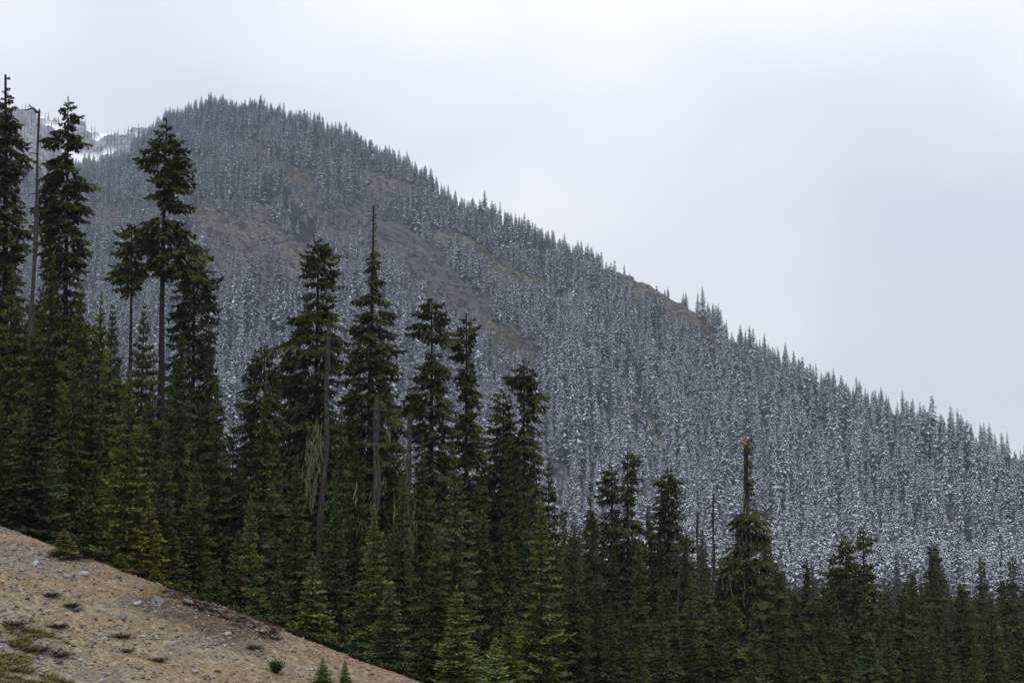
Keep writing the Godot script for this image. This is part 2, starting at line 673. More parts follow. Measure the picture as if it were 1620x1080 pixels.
# ---------------------------------------------------------------- trees of the mountainside
func snow_tree(levels: int, around: int, snow: float, reach: float, green: Color, lo := 0.42, hi := 0.85) -> Geo:
	# 20 m tall; boughs that droop, each with snow lying on it
	var g := Geo.new()
	var h := 20.0
	tube(g, [Vector3.ZERO, Vector3(0, h * 0.5, 0), Vector3(0, h, 0)], [0.28, 0.17, 0.03], 4, Color(0.05, 0.045, 0.04))
	for i in levels:
		var f := (i + 0.35) / levels
		var y := h * (1.0 - f * 0.94)
		var r := reach * (0.13 + 0.92 * pow(f, 0.68)) * rng.randf_range(0.7, 1.15)
		var n := maxi(4, int(around * (0.55 + 0.45 * f)))
		var a0 := rng.randf() * TAU
		for k in n:
			var az := a0 + TAU * k / n + rng.randf_range(-0.3, 0.3)
			var d := Vector3(cos(az), 0, sin(az))
			var l := r * rng.randf_range(0.7, 1.15)
			var base := Vector3(0, y + rng.randf_range(-0.3, 0.3), 0)
			var tip := base + d * l + Vector3(0, -l * rng.randf_range(0.25, 0.75), 0)
			var sd := Vector3(-d.z, rng.randf_range(-0.35, 0.35), d.x).normalized()
			var w := (0.25 + l * 0.23) * rng.randf_range(0.7, 1.2) * (9.5 / around)
			var b := rng.randf_range(0.6, 1.1)
			g.kite(base, tip, sd, w, Color(green.r * b, green.g * b, green.b * b), 0.6)
			if rng.randf() < snow:
				var s := rng.randf_range(lo, hi)
				var a1 := base.lerp(tip, rng.randf_range(0.1, 0.35)) + Vector3(0, 0.14, 0)
				var t1 := base.lerp(tip, rng.randf_range(0.85, 1.0)) + Vector3(0, 0.12, 0)
				g.kite(a1, t1, sd, w * rng.randf_range(0.60, 1.05), Color(s * 0.87, s * 0.93, s), 0.55)
	return g


func many(called: String, mesh: Mesh, places: Array, label: String, category: String) -> void:
	var mm := MultiMesh.new()
	mm.transform_format = MultiMesh.TRANSFORM_3D
	mm.mesh = mesh
	mm.instance_count = places.size()
	for i in places.size():
		mm.set_instance_transform(i, places[i])
	var o := MultiMeshInstance3D.new()
	o.name = numbered(called)
	o.multimesh = mm
	add_child(o)
	tag(o, label, category, "", "stuff")


# ---------------------------------------------------------------- stones
func stone_geo(detail: int, flat: float, seed_: int) -> Geo:
	var ico := []
	var gr := (1.0 + sqrt(5.0)) / 2.0
	for s in [-1.0, 1.0]:
		for u in [-gr, gr]:
			ico.append(Vector3(0, s, u)); ico.append(Vector3(s, u, 0)); ico.append(Vector3(u, 0, s))
	var faces := []
	for i in 12:
		for j in range(i + 1, 12):
			for k in range(j + 1, 12):
				if ico[i].distance_to(ico[j]) < 2.1 and ico[j].distance_to(ico[k]) < 2.1 and ico[i].distance_to(ico[k]) < 2.1:
					faces.append([ico[i].normalized(), ico[j].normalized(), ico[k].normalized()])
	for step in detail:
		var next := []
		for f in faces:
			var ab: Vector3 = ((f[0] + f[1]) * 0.5).normalized()
			var bc: Vector3 = ((f[1] + f[2]) * 0.5).normalized()
			var ca: Vector3 = ((f[2] + f[0]) * 0.5).normalized()
			next.append([f[0], ab, ca]); next.append([ab, f[1], bc]); next.append([ca, bc, f[2]]); next.append([ab, bc, ca])
		faces = next
	var r := RandomNumberGenerator.new()
	r.seed = seed_
	var cuts := []
	for k in 7:
		cuts.append([Vector3(r.randf_range(-1, 1), r.randf_range(-1, 1), r.randf_range(-1, 1)).normalized(), r.randf_range(0.55, 0.85)])
	var g := Geo.new()
	for f in faces:
		var q := []
		for p in f:
			var w: Vector3 = p
			for c in cuts:
				var over: float = w.dot(c[0]) - c[1]
				if over > 0.0: w -= c[0] * over
			w *= 1.0 + 0.06 * sin(p.x * 9.0 + seed_) * cos(p.z * 8.0)
			q.append(Vector3(w.x, w.y * flat, w.z * 0.8))
		var nn: Vector3 = (q[1] - q[0]).cross(q[2] - q[0])
		if nn.dot(q[0] + q[1] + q[2]) > 0.0: g.tri(q[0], q[2], q[1], Color.WHITE)
		else: g.tri(q[0], q[1], q[2], Color.WHITE)
	return g


func shrub_geo(h: float, spread: float, twigs: int, leaf: Color, stem: Color) -> Geo:
	var g := Geo.new()
	for i in twigs:
		var az := rng.randf() * TAU
		var lean := rng.randf_range(0.1, 1.0)
		var d := Vector3(cos(az) * lean * spread, h * rng.randf_range(0.5, 1.0), sin(az) * lean * spread)
		var b := Vector3(cos(az) * 0.1 * spread, 0, sin(az) * 0.1 * spread)
		g.kite(b, b + d, Vector3(-sin(az), 0, cos(az)), 0.012, stem)
		for k in 5:
			var q := b + d * rng.randf_range(0.35, 1.0)
			var dd := Vector3(rng.randf_range(-1, 1), rng.randf_range(-0.2, 0.9), rng.randf_range(-1, 1)).normalized() * h * 0.28
			g.kite(q, q + dd, dd.cross(Vector3.UP).normalized(), h * 0.05, leaf * rng.randf_range(0.6, 1.0))
	return g


# ---------------------------------------------------------------- the place
func _ready() -> void:
	rng.seed = 20240
	noise_a.seed = 3; noise_a.frequency = 0.006; noise_a.fractal_octaves = 4
	noise_b.seed = 9; noise_b.frequency = 0.02; noise_b.fractal_octaves = 3
	noise_c.seed = 17; noise_c.frequency = 0.3; noise_c.fractal_octaves = 4

	var cam := Camera3D.new()
	cam.name = "camera"
	cam.fov = 28.0
	cam.near = 0.3
	cam.far = 12000.0
	cam.rotation_degrees.x = PITCH
	add_child(cam)
	cam.current = true

	var env := Environment.new()
	env.background_mode = Environment.BG_SKY
	env.tonemap_mode = Environment.TONE_MAPPER_LINEAR
	env.tonemap_exposure = 1.0
	env.sdfgi_enabled = true
	env.ssao_enabled = true
	env.ssil_enabled = true
	var sky := Sky.new()
	var pano := PanoramaSkyMaterial.new()
	pano.panorama = ImageTexture.create_from_image(overcast())
	sky.sky_material = pano
	env.sky = sky
	env.fog_enabled = true
	env.fog_density = 0.00013
	env.fog_light_color = Color(0.85, 0.92, 1.0)
	var we := WorldEnvironment.new()
	we.name = "world_environment"
	we.environment = env
	add_child(we)
	var sun := DirectionalLight3D.new()
	sun.name = "sun"
	sun.light_energy = 0.35
	sun.light_angular_distance = 40.0
	sun.light_color = Color(1.0, 0.98, 0.95)
	sun.shadow_enabled = true
	sun.rotation_degrees = Vector3(-62.0, -20.0, 0.0)
	add_child(sun)

	make_materials()
	prepare_ridge()
	prepare_patches()
	build_ground()
	build_gravel_slope()
	build_mountain()
	build_snowy_ridge()
	make_boughs()
	make_protos()
	build_mountain_forest()
	build_featured_trees()
	build_listed_trees()
	build_filler_trees()
	build_slope_things()


func overcast() -> Image:
	var w := 1024
	var h := 512
	var im := Image.create(w, h, false, Image.FORMAT_RGBF)
	var n := FastNoiseLite.new()
	n.seed = 44; n.frequency = 0.9; n.fractal_octaves = 5; n.fractal_gain = 0.45
	for j in h:
		var el := PI * 0.5 - (j + 0.5) / h * PI
		for i in w:
			var az := ((i + 0.5) / w - 0.5) * TAU
			if el < -0.02:
				im.set_pixel(i, j, Color(0.16, 0.16, 0.15))
				continue
			var d := Vector3(sin(az) * cos(el), sin(el), -cos(az) * cos(el))
			var c := n.get_noise_3d(d.x * 2.6 + 11.0, d.y * 4.2, d.z * 2.6)
			c = clampf(c * 1.7, -0.9, 0.9)
			var l := 0.85 * (1.0 + 1.0 * pow(maxf(d.y, 0.0), 1.25)) * (1.0 + 0.15 * c)
			var blue := 0.5 - c * 0.6
			im.set_pixel(i, j, Color(l * lerpf(0.985, 0.940, blue), l * lerpf(1.0, 0.99, blue), l * lerpf(1.055, 1.10, blue)))
	return im


func build_ground() -> void:
	var v := []
	var c := PackedColorArray()
	var around := 220
	var r := 1.5
	var radii := []
	while r < 3200.0:
		radii.append(r)
		r *= 1.09
	for rad in radii:
		for i in around + 1:
			var a := TAU * i / around
			var x: float = sin(a) * rad
			var z: float = -cos(a) * rad
			var y := ground_height(x, z)
			var d := -z
			if d > 6.0 and absf(x) < d * 1.4:
				var dc := crest(x)
				if d < dc + 1.0: y -= 0.5
				elif d < 300.0: y += noise_a.get_noise_2d(x * 8.0, z * 8.0) * 0.5
			v.append(Vector3(x, y, z))
			var s := 0.75 + 0.5 * noise_b.get_noise_2d(x, z)
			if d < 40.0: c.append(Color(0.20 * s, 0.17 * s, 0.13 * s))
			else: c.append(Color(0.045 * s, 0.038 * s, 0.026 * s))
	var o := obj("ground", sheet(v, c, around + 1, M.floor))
	tag(o, "dark litter-strewn forest ground falling away into the valley", "", "", "structure")


func slope_height(x: float, d: float) -> float:
	var y := ground_height(x, -d)
	# runnels along the line of fall, and lumps
	var along := x * 0.843 - d * -0.538
	var across := x * -0.538 + d * 0.843
	y += noise_c.get_noise_2d(across * 2.2, along * 0.35) * 0.10
	y += noise_c.get_noise_2d(x * 1.2 + 40.0, d * 1.2) * 0.07
	y += noise_c.get_noise_2d(x * 9.0, d * 9.0 + 90.0) * 0.035
	return y


func build_gravel_slope() -> void:
	var v := []
	var c := PackedColorArray()
	var width := 250
	var depth := 190
	for j in depth:
		for i in width:
			var x := lerpf(-34.0, 8.0, i / float(width - 1))
			var d := lerpf(22.0, crest(x) + 2.5, j / float(depth - 1))
			v.append(Vector3(x, slope_height(x, d), -d))
			var across := x * -0.538 + d * 0.843
			var along := x * 0.843 + d * 0.538
			var n1 := noise_c.get_noise_2d(across * 1.6, along * 0.25)
			var n2 := noise_c.get_noise_2d(x * 0.5 + 300.0, d * 0.5)
			var n3 := noise_c.get_noise_2d(x * 6.0, d * 6.0)
			var tan_c := Color(0.350, 0.262, 0.166)
			var grey := Color(0.320, 0.272, 0.204)
			var rust := Color(0.30, 0.195, 0.12)
			var k := tan_c.lerp(grey, clampf(0.5 + n1 * 1.4, 0.0, 1.0))
			# rusty soil near the crest
			var near := sstep(4.5, 0.3, crest(x) - d) * clampf(0.55 + n2, 0.0, 1.0)
			k = k.lerp(rust, near * 0.75)
			# an umber belt of dry growth close under the trees
			var belt := sstep(2.2, 0.6, absf(crest(x) - d - 1.6)) * sstep(-13.0, -11.5, x) * sstep(-7.0, -9.0, x)
			k = k.lerp(Color(0.10, 0.065, 0.04), belt * 0.75)
			# moss low on the left
			var moss := sstep(0.0, 0.3, n3 * 0.7 + n2 * 0.5 + 0.1) * sstep(38.0, 35.0, d - n2 * 3.0) * sstep(-10.5, -13.0, x + n3)
			k = k.lerp(Color(0.18, 0.145, 0.055), moss * 0.65)
			k *= 0.92 + 0.45 * n3
			k = k.lerp(Color(0.11, 0.095, 0.085), 0.35 * sstep(0.22, 0.42, noise_c.get_noise_2d(across * 7.0, along * 1.6 + 33.0)))
			k.a = 1.0
			c.append(k)
	var o := obj("gravel_slope", sheet(v, c, width, M.gravel))
	tag(o, "tan and rusty slope of loose gravel at the lower left", "", "", "structure")


func build_mountain() -> void:
	var v := []
	var c := PackedColorArray()
	var width := 600
	var d := 560.0
	var ds := []
	while d < 2300.0:
		ds.append(d)
		d += 4.5 if d < 1780.0 else 25.0
	for dd in ds:
		for i in width:
			var t := lerpf(-0.72, 0.68, i / float(width - 1))
			var x: float = t * dd
			var y := mountain_height(t, dd)
			var b := bare_at(x, -dd)
			var m: float = b[0]
			var n1 := noise_b.get_noise_2d(x * 3.0, dd * 2.0)
			var n2 := noise_b.get_noise_2d(x * 9.0 + 50.0, dd * 5.0)
			var n3 := noise_b.get_noise_2d((x * 0.8 + dd * 0.6) * 22.0 + 150.0, (dd * 0.8 - x * 0.6) * 5.0)
			y += m * (n1 * 3.0 + n2 * 1.5 + n3 * 0.8)
			if m > 0.3 and b[1] == "dark": y -= m * 9.0
			v.append(Vector3(x, y, -dd))
			var snow := sstep(0.0, 0.35, n3 + 0.1)
			var base := Color(0.055, 0.052, 0.048).lerp(Color(0.42, 0.43, 0.46), snow * 0.55 * sstep(-30.0, 10.0, y))
			var ledge := sstep(0.1, 0.35, sin((x * 0.55 - dd * 0.28 + n1 * 30.0) * 0.17) * 0.35 + n2 * 0.5)
			var k := Color(0.088, 0.074, 0.060)
			match b[1]:
				"dark": k = Color(0.022, 0.021, 0.024)
				"cliff": k = Color(0.066, 0.060, 0.062)
				"grass": k = Color(0.135, 0.120, 0.072)
				"soil": k = Color(0.13, 0.095, 0.065)
			k = k * (1.25 + 0.8 * n1 + 0.6 * n2 + 0.35 * n3) * lerpf(0.55, 1.15, sstep(-0.25, 0.2, sin((x * 0.55 - dd * 0.28 + n1 * 40.0) * 0.09) * 0.4 + n2))
			k = k.lerp(Color(0.45, 0.46, 0.49), 0.38 * ledge * (0.3 if b[1] == "dark" else 1.0))
			k = base.lerp(k, sstep(0.1, 0.6, m))
			k.a = 1.0
			c.append(k)
	var o := obj("mountain", sheet(v, c, width, M.mountain))
	tag(o, "steep mountainside with bare rock bands under the snowy forest", "", "", "structure")


var far_t := []
var far_e := []


func build_snowy_ridge() -> void:
	var px := [-300, -60, 0, 22, 57, 90, 133, 150, 200, 240, 320, 420]
	var row := [110, 158, 172, 177, 184, 193, 203, 212, 212, 210, 230, 260]
	for i in px.size():
		var r := ray(px[i], row[i])
		far_t.append(r.x); far_e.append(r.y)
	var fields := [[60, 186, 72, 190, 4], [74, 198, 92, 206, 5], [82, 190, 100, 196, 3], [140, 208, 196, 213, 5], [150, 222, 172, 216, 4], [104, 246, 150, 254, 6], [120, 262, 128, 256, 5], [166, 246, 178, 242, 4], [214, 220, 224, 222, 2], [12, 172, 40, 178, 3], [205, 214, 212, 216, 2]]
	var v := []
	var c := PackedColorArray()
	var width := 180
	var rows := 130
	var places := []
	for j in rows:
		var dd := lerpf(2000.0, 2750.0, j / float(rows - 1))
		for i in width:
			var t := lerpf(-0.62, -0.17, i / float(width - 1))
			var x := t * dd
			var back := dd - 2500.0
			var h := interp(far_t, far_e, t) * 2500.0
			if back < 0.0: h -= 0.62 * (sqrt(back * back + 400.0) - 20.0)
			else: h -= 0.4 * (sqrt(back * back + 400.0) - 20.0)
			h += noise_a.get_noise_2d(x * 1.5, dd) * 9.0 * sstep(0.0, 60.0, absf(back))
			var p := pixel(Vector3(x, h, -dd))
			var m := 0.0
			var w := noise_b.get_noise_2d(x * 2.0, dd * 1.2) * 9.0 + noise_b.get_noise_2d(x * 5.0, dd * 3.0) * 4.0
			for r in fields:
				var q := Geometry2D.get_closest_point_to_segment(p, Vector2(r[0], r[1]), Vector2(r[2], r[3]))
				m = maxf(m, 1.0 - sstep(r[4] * 0.75, r[4] * 1.2, p.distance_to(q) + w * 0.35))
			m = 1.0 - m
			h += m * (6.0 + noise_b.get_noise_2d(x * 6.0, dd * 4.0) * 12.0)
			v.append(Vector3(x, h, -dd))
			var n := noise_b.get_noise_2d(x * 8.0, dd * 6.0)
			var k := Color(0.82, 0.84, 0.87).lerp(Color(0.12, 0.12, 0.125) * (1.0 + n) + Color(0.2, 0.2, 0.21) * sstep(0.1, 0.4, noise_b.get_noise_2d(x * 20.0, dd * 12.0)), m)
			k.a = 1.0
			c.append(k)
			if m > 0.6 and rng.randf() < 0.30:
				var s := rng.randf_range(0.4, 0.75)
				places.append(Transform3D(Basis(Vector3.UP, rng.randf() * TAU).scaled(Vector3.ONE * s), Vector3(x, h - 0.5, -dd)))
	var o := obj("snowy_ridge", sheet(v, c, width, M.plain))
	tag(o, "distant ridge with snowfields and dark rocks at the upper left", "", "", "structure")
	many("distant_trees", snow_tree(9, 6, 0.5, 2.5, Color(0.06, 0.065, 0.06)).mesh(M.plain), places, "scattered frosted trees on the distant snowy ridge at the upper left", "trees")


func build_mountain_forest() -> void:
	var meshes := []
	# heavy snow, light snow, hardly any, none
	for k in 4: meshes.append(snow_tree(23, 13, 0.97, [4.0, 3.4, 4.5, 3.7][k], Color(0.078, 0.091, 0.110), 0.52, 0.84).mesh(M.plain))
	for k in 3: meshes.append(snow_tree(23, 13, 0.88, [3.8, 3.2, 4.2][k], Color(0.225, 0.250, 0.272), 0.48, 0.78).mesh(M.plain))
	for k in 3: meshes.append(snow_tree(22, 13, 0.75, [3.8, 3.2, 3.5][k], Color(0.075, 0.090, 0.096), 0.35, 0.72).mesh(M.plain))
	for k in 3: meshes.append(snow_tree(30, 15, 0.0, 2.6, Color(0.030, 0.037, 0.018), 0.4, 0.5).mesh(M.plain))
	var stuff := []
	for k in meshes.size(): stuff.append([])
	var singles := []
	var near := [[], [], [], [], []]
	var d := 130.0
	while d < 1790.0:
		var step := 6.0
		var x := -0.62 * d
		while x < 0.62 * d:
			x += step * rng.randf_range(0.7, 1.3)
			var dd := d + rng.randf_range(-5.0, 5.0)
			var t := x / dd
			var dr := interp(ridge_t, ridge_d, t)
			if dd > dr + 25.0: continue
			var mtn := dd > 565.0
			var y := maxf(mountain_height(t, dd) if mtn else -60.0, ground_height(x, -dd))
			var p := pixel(Vector3(x, y + 20.0, -dd))
			if p.x < -160.0 or p.x > 1790.0: continue
			var b: Array = bare_at(x, -dd) if dd > 650.0 else [0.0, ""]
			var thin: float = b[0]
			if rng.randf() < thin * 1.03: continue
			var open := noise_b.get_noise_2d(x * 0.9 + 500.0, dd * 0.45)
			if mtn and rng.randf() < 0.03 + 0.75 * sstep(0.15, 0.42, open): continue
			if dr - dd < 25.0 and dd > 900.0 and rng.randf() < 0.25 + 0.5 * sstep(0.0, 0.3, noise_b.get_noise_1d(x * 3.0)): continue
			var up := sstep(100.0, 480.0, y)
			var clump := noise_b.get_noise_2d(x * 1.3 + 33.0, dd * 0.7)
			var s := rng.randf_range(0.55, 1.3) * (1.0 + 0.35 * clump) * lerpf(1.15, 0.98, up)
			if not mtn:
				s *= 0.8
				var lim := interp([-60, 240, 640, 860, 1000, 1240, 1400, 1620], [460, 600, 720, 780, 840, 870, 895, 905], p.x)
				var tall := minf(20.0 * s, (pixel(Vector3(x, y, -dd)).y - lim + 12.0 - 120.0 * pow(rng.randf(), 2.0) + 28.0 * rng.randf()) * dd / F)
				if tall < 6.0: continue
				if dd < 420.0:
					var w := rng.randf_range(0.8, 1.1) * tall / 22.0
					near[rng.randi() % 5].append(Transform3D(Basis(Vector3.UP, rng.randf() * TAU).scaled(Vector3(w, tall / 22.0, w)), Vector3(x, y - 0.4, -dd)))
					continue
				s = tall / 20.0
			if rng.randf() < 0.12: s *= 1.25
			if dr - dd < 40.0: s *= lerpf(0.70, 0.88, up)
			if thin > 0.1: s *= 0.6
			else:
				var below: Array = bare_at(x, -dd - 34.0)
				if below[0] > 0.4: s *= 0.7
			var k := 0
			if dd < 425.0 + rng.randf() * 70.0 + noise_b.get_noise_1d(x) * 60.0: k = 10 + rng.randi() % 3
			elif dd < 520.0 + rng.randf() * 120.0: k = 7 + rng.randi() % 3
			elif dr - dd < 30.0: k = 4 + rng.randi() % 6
			elif rng.randf() < 0.06 + 0.10 * up + 0.5 * sstep(0.12, 0.4, clump): k = 7 + rng.randi() % 3
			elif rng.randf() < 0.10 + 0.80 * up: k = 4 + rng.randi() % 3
			else: k = rng.randi() % 4
			var slim := rng.randf_range(0.8, 1.3)
			var tr := Transform3D(Basis(Vector3.UP, rng.randf() * TAU).scaled(Vector3(s * slim, s, s * slim)), Vector3(x, y - 0.4, -dd))
			var base := pixel(Vector3(x, y, -dd))
			singles.append([base.y - pixel(Vector3(x, y + 20.0 * s, -dd)).y, k, tr, base])
		d += 8.0
	var blocks := [[], [], []]
	for i in 150000:
		var dd := rng.randf_range(800.0, 1720.0)
		var t := rng.randf_range(-0.36, 0.22)
		if dd > interp(ridge_t, ridge_d, t) - 6.0: continue
		var x := t * dd
		var b: Array = bare_at(x, -dd)
		if b[0] < 0.5 or b[1] == "grass" or b[1] == "soil": continue
		var lump := noise_b.get_noise_2d((x * 0.8 + dd * 0.6) * 5.0, (dd * 0.8 - x * 0.6) * 2.0)
		if lump < rng.randf_range(-0.2, 0.35): continue
		var y: float = mountain_height(t, dd) + (noise_b.get_noise_2d(x * 3.0, dd * 2.0) * 3.0 - (9.0 if b[1] == "dark" else 0.0)) * b[0]
		var s := 0.8 + 2.6 * pow(rng.randf(), 2.5)
		var run := Vector3(0.80, -0.42, 0.42).normalized()
		var out := Vector3(-0.2, 0.75, 0.6).normalized()
		var bs := Basis(run, out, run.cross(out)).orthonormalized() * Basis.from_euler(Vector3(rng.randf_range(-0.4, 0.4), rng.randf_range(-0.35, 0.35), rng.randf_range(-0.3, 0.3)))
		bs = bs.scaled_local(Vector3(s * rng.randf_range(1.2, 2.6), s * 0.7, s))
		var which := 2 if b[1] == "dark" else (1 if b[1] == "cliff" or rng.randf() < 0.3 else 0)
		blocks[which].append(Transform3D(bs, Vector3(x, y, -dd)))
	for k in 3:
		var m: StandardMaterial3D = M.plain.duplicate()
		m.albedo_color = [lin(0.100, 0.084, 0.070), lin(0.070, 0.063, 0.064), lin(0.020, 0.019, 0.021)][k]
		many("rock_outcrops", stone_geo(1, 0.7, 500 + k).mesh(m), blocks[k], "angular rock blocks breaking out of the bare bands high on the mountainside", "rocks")
	print("blocks ", blocks[0].size(), " ", blocks[1].size(), " ", blocks[2].size())
	# the 300 that show largest above the dark front forest stand singly
	var shown := []
	for s in singles:
		var q: Vector2 = s[3]
		var front := interp([0, 330, 350, 640, 860, 900, 1100, 1240, 1400, 1620], [430, 560, 640, 650, 720, 800, 850, 890, 930, 955], q.x)
		if s[1] < 10 and q.x > 340.0 and q.x < 1615.0 and q.y < front: shown.append(s)
	shown.sort_custom(func(a, b): return a[0] > b[0])
	var chosen := {}
	for s in shown.slice(0, 300): chosen[s] = true
	for s in singles:
		if chosen.has(s):
			var o := obj("snowy_conifer", meshes[s[1]])
			o.transform = s[2]
			tag(o, "snow-dusted conifer among the largest low on the mountainside, above the dark front forest", "tree", "snow-dusted conifers on the lower mountainside")
		else:
			stuff[s[1]].append(s[2])
	for k in meshes.size():
		if stuff[k].is_empty(): continue
		var green := k >= 10
		many("valley_forest" if green else "snowy_forest", meshes[k], stuff[k], "dark snowless conifers massed in the valley under the mountain" if green else "mass of snow-dusted conifers covering the mountainside", "forest")
	for k in 5: many("valley_forest", protos["old%d" % k][2], near[k], "dark snowless conifers massed in the valley under the mountain", "forest")
	var tris := 0
	for q in protos.values(): tris += (q[2].surface_get_array_len(0) + q[3].surface_get_array_len(0)) / 3
	print("proto triangles ", tris)
	print("mountain trees ", singles.size(), " near ", near[0].size() * 5)


func build_featured_trees() -> void:
	var o: Node3D
	o = feature(8, 118, 72, [[120, 3, 4], [135, 5, 8], [150, 4, 7], [165, 8, 12], [175, 12, 14], [200, 20, 26], [215, 25, 25], [235, 28, 33], [250, 30, 35], [262, 36, 46], [280, 25, 16], [310, 30, 28], [330, 30, 22], [345, 35, 32], [380, 40, 40], [405, 38, 30], [430, 40, 22], [560, 45, 35], [800, 50, 45]],
		"dark", "old_conifer", "tall dark conifer cut by the left edge, with a broken dead top", 12, 0.9)
	dead_twigs(o, 0, 20.0, 25.0, 60, 0.5)
	feature(107, 152, 78, [[152, 2, 2], [165, 4, 6], [172, 15, 10], [188, 6, 20], [205, 20, 12], [218, 40, 22], [232, 26, 34], [241, 20, 34], [250, 28, 8], [270, 40, 12], [285, 45, 44], [300, 40, 20], [315, 45, 29], [345, 50, 34], [360, 45, 14], [385, 45, 38], [397, 40, 42], [420, 35, 30], [480, 35, 30], [640, 34, 30]],
		"dark", "old_conifer", "tall dark conifer with a thin crooked spire beside the bare hooked snag", 10, 0.0, 100)
	o = feature(263, 188, 74, [[188, 2, 2], [215, 18, 15], [240, 25, 30], [255, 55, 36], [275, 28, 44], [295, 12, 40], [305, 30, 15], [318, 8, 25], [330, 15, 58], [338, 2, 3], [343, 3, 3], [346, 35, 20], [365, 45, 45], [392, 38, 72], [415, 32, 74], [433, 14, 66], [440, 0, 40], [452, 0, 0], [560, 0, 0]],
		"dark", "old_conifer", "tallest sparse conifer at left, bare trunk gaps between flat ragged tiers", 13, 0.0, 246)
	feature(208, 356, 76, [[356, 2, 2], [368, 20, 25], [385, 22, 10], [405, 24, 25], [425, 32, 28], [440, 34, 25], [455, 22, 15], [465, 12, 8], [475, 0, 0], [600, 0, 0]],
		"olive", "old_conifer", "slim conifer with a thin bare lower stem, left of the tallest sparse tree", 7, 0.0, 204)
	feature(306, 408, 79, [[408, 2, 2], [425, 16, 20], [445, 22, 42], [470, 30, 34], [500, 34, 38], [540, 36, 34], [600, 40, 36], [760, 42, 42]],
		"dark", "old_conifer", "dense dark conifer tucked right behind the tallest sparse tree", 9)
	o = feature(503, 380, 75, [[380, 3, 3], [395, 17, 15], [412, 22, 32], [430, 25, 28], [450, 22, 35], [465, 25, 38], [480, 20, 22], [493, 46, 30], [515, 35, 35], [530, 46, 42], [545, 66, 40], [570, 55, 40], [600, 60, 30], [640, 55, 25], [680, 60, 40], [820, 60, 50]],
		"dark", "old_conifer", "bushy-topped tall conifer beside the pale snag hung with lichen", 11, 0.0, 497)
	o = feature(591, 325, 74, [[325, 2, 2], [345, 4, 5], [380, 3, 4], [405, 6, 9], [415, 10, 14], [430, 15, 10], [440, 4, 10], [452, 12, 22], [460, 4, 6], [474, 28, 25], [500, 20, 38], [520, 32, 35], [545, 35, 38], [580, 40, 45], [610, 45, 35], [640, 45, 42], [700, 45, 50], [830, 45, 50]],
		"dark", "old_conifer", "tall conifer with a long thin dead spike for a top, at centre left", 10, 0.5, 580)
	dead_twigs(o, 0, 14.0, 20.0, 90, 0.35)
	feature(683, 473, 78, [[473, 2, 2], [488, 18, 20], [505, 22, 25], [522, 38, 28], [535, 20, 38], [550, 10, 40], [560, 4, 10], [575, 25, 25], [582, 28, 30], [600, 20, 28], [620, 40, 30], [640, 42, 38], [660, 45, 40], [700, 25, 40], [740, 25, 40], [850, 40, 40]],
		"dark", "old_conifer", "left of two neighbouring dark conifers rising before the grassy rock band", 9)
	feature(738, 495, 80, [[495, 2, 2], [510, 10, 12], [525, 12, 22], [540, 30, 12], [552, 34, 10], [568, 15, 8], [578, 4, 12], [592, 20, 15], [615, 12, 22], [632, 15, 23], [640, 5, 8], [655, 15, 18], [668, 25, 25], [690, 25, 30], [720, 20, 30], [760, 20, 30], [880, 32, 32]],
		"dark", "old_conifer", "right of two neighbouring dark conifers, slimmer, with knotted tiers", 8)
	feature(829, 567, 80, [[567, 2, 2], [585, 12, 12], [600, 30, 22], [612, 25, 22], [625, 12, 28], [645, 8, 34], [655, 3, 26], [665, 15, 5], [675, 3, 20], [690, 25, 25], [720, 25, 28], [750, 30, 25], [800, 35, 30], [930, 40, 40]],
		"dark", "old_conifer", "dark conifer with a wide drooping cap over a bare trunk gap, at centre", 8)
	feature(796, 618, 83, [[618, 2, 2], [632, 14, 12], [655, 20, 16], [680, 22, 18], [700, 26, 20], [740, 30, 22], [800, 32, 26], [930, 34, 30]],
		"dark", "old_conifer", "narrow dark conifer pressed against the left of the drooping-cap tree", 7)
	feature(418, 545, 84, [[545, 2, 2], [560, 14, 12], [580, 22, 20], [600, 30, 26], [630, 34, 30], [700, 38, 36], [800, 42, 40]],
		"dark", "old_conifer", "short dark bushy conifer in the dip left of the bushy-topped tree", 8)
	feature(993, 712, 88, [[712, 2, 2], [735, 8, 20], [750, 6, 12], [770, 12, 20], [790, 8, 10], [810, 5, 10], [830, 30, 30], [860, 35, 30], [900, 22, 24], [930, 26, 24], [945, 4, 4], [1000, 0, 0]],
		"dark", "old_conifer", "thin-topped dark conifer with a long pale trunk showing below, centre right", 8)
	feature(968, 738, 90, [[738, 2, 2], [748, 12, 8], [775, 20, 10], [790, 24, 16], [812, 14, 10], [830, 26, 18], [870, 30, 20], [940, 30, 24], [1060, 30, 30]],
		"dark", "old_conifer", "ragged dark conifer touching the left of the thin-topped pale-trunked tree", 8)
	feature(1057, 738, 90, [[738, 2, 2], [755, 8, 8], [765, 20, 16], [785, 15, 22], [800, 22, 15], [825, 20, 22], [850, 25, 35], [900, 28, 40], [960, 25, 45], [1080, 36, 50], [1180, 40, 50]],
		"dark", "old_conifer", "dark spired conifer standing alone above its neighbours, right of centre", 9)
	o = feature(1180, 697, 85, [[780, 3, 10], [798, 4, 8], [812, 24, 32], [825, 20, 38], [838, 18, 40], [848, 10, 30], [862, 30, 30], [880, 45, 45], [940, 50, 52], [1000, 55, 55], [1100, 55, 55]],
		"dark", "broken_top_conifer", "broad conifer with a long bare broken-off trunk as its top", 10, 2.6, 1178)
	var shards := Geo.new()
	var th := at(1180, 697, 85).y - o.position.y
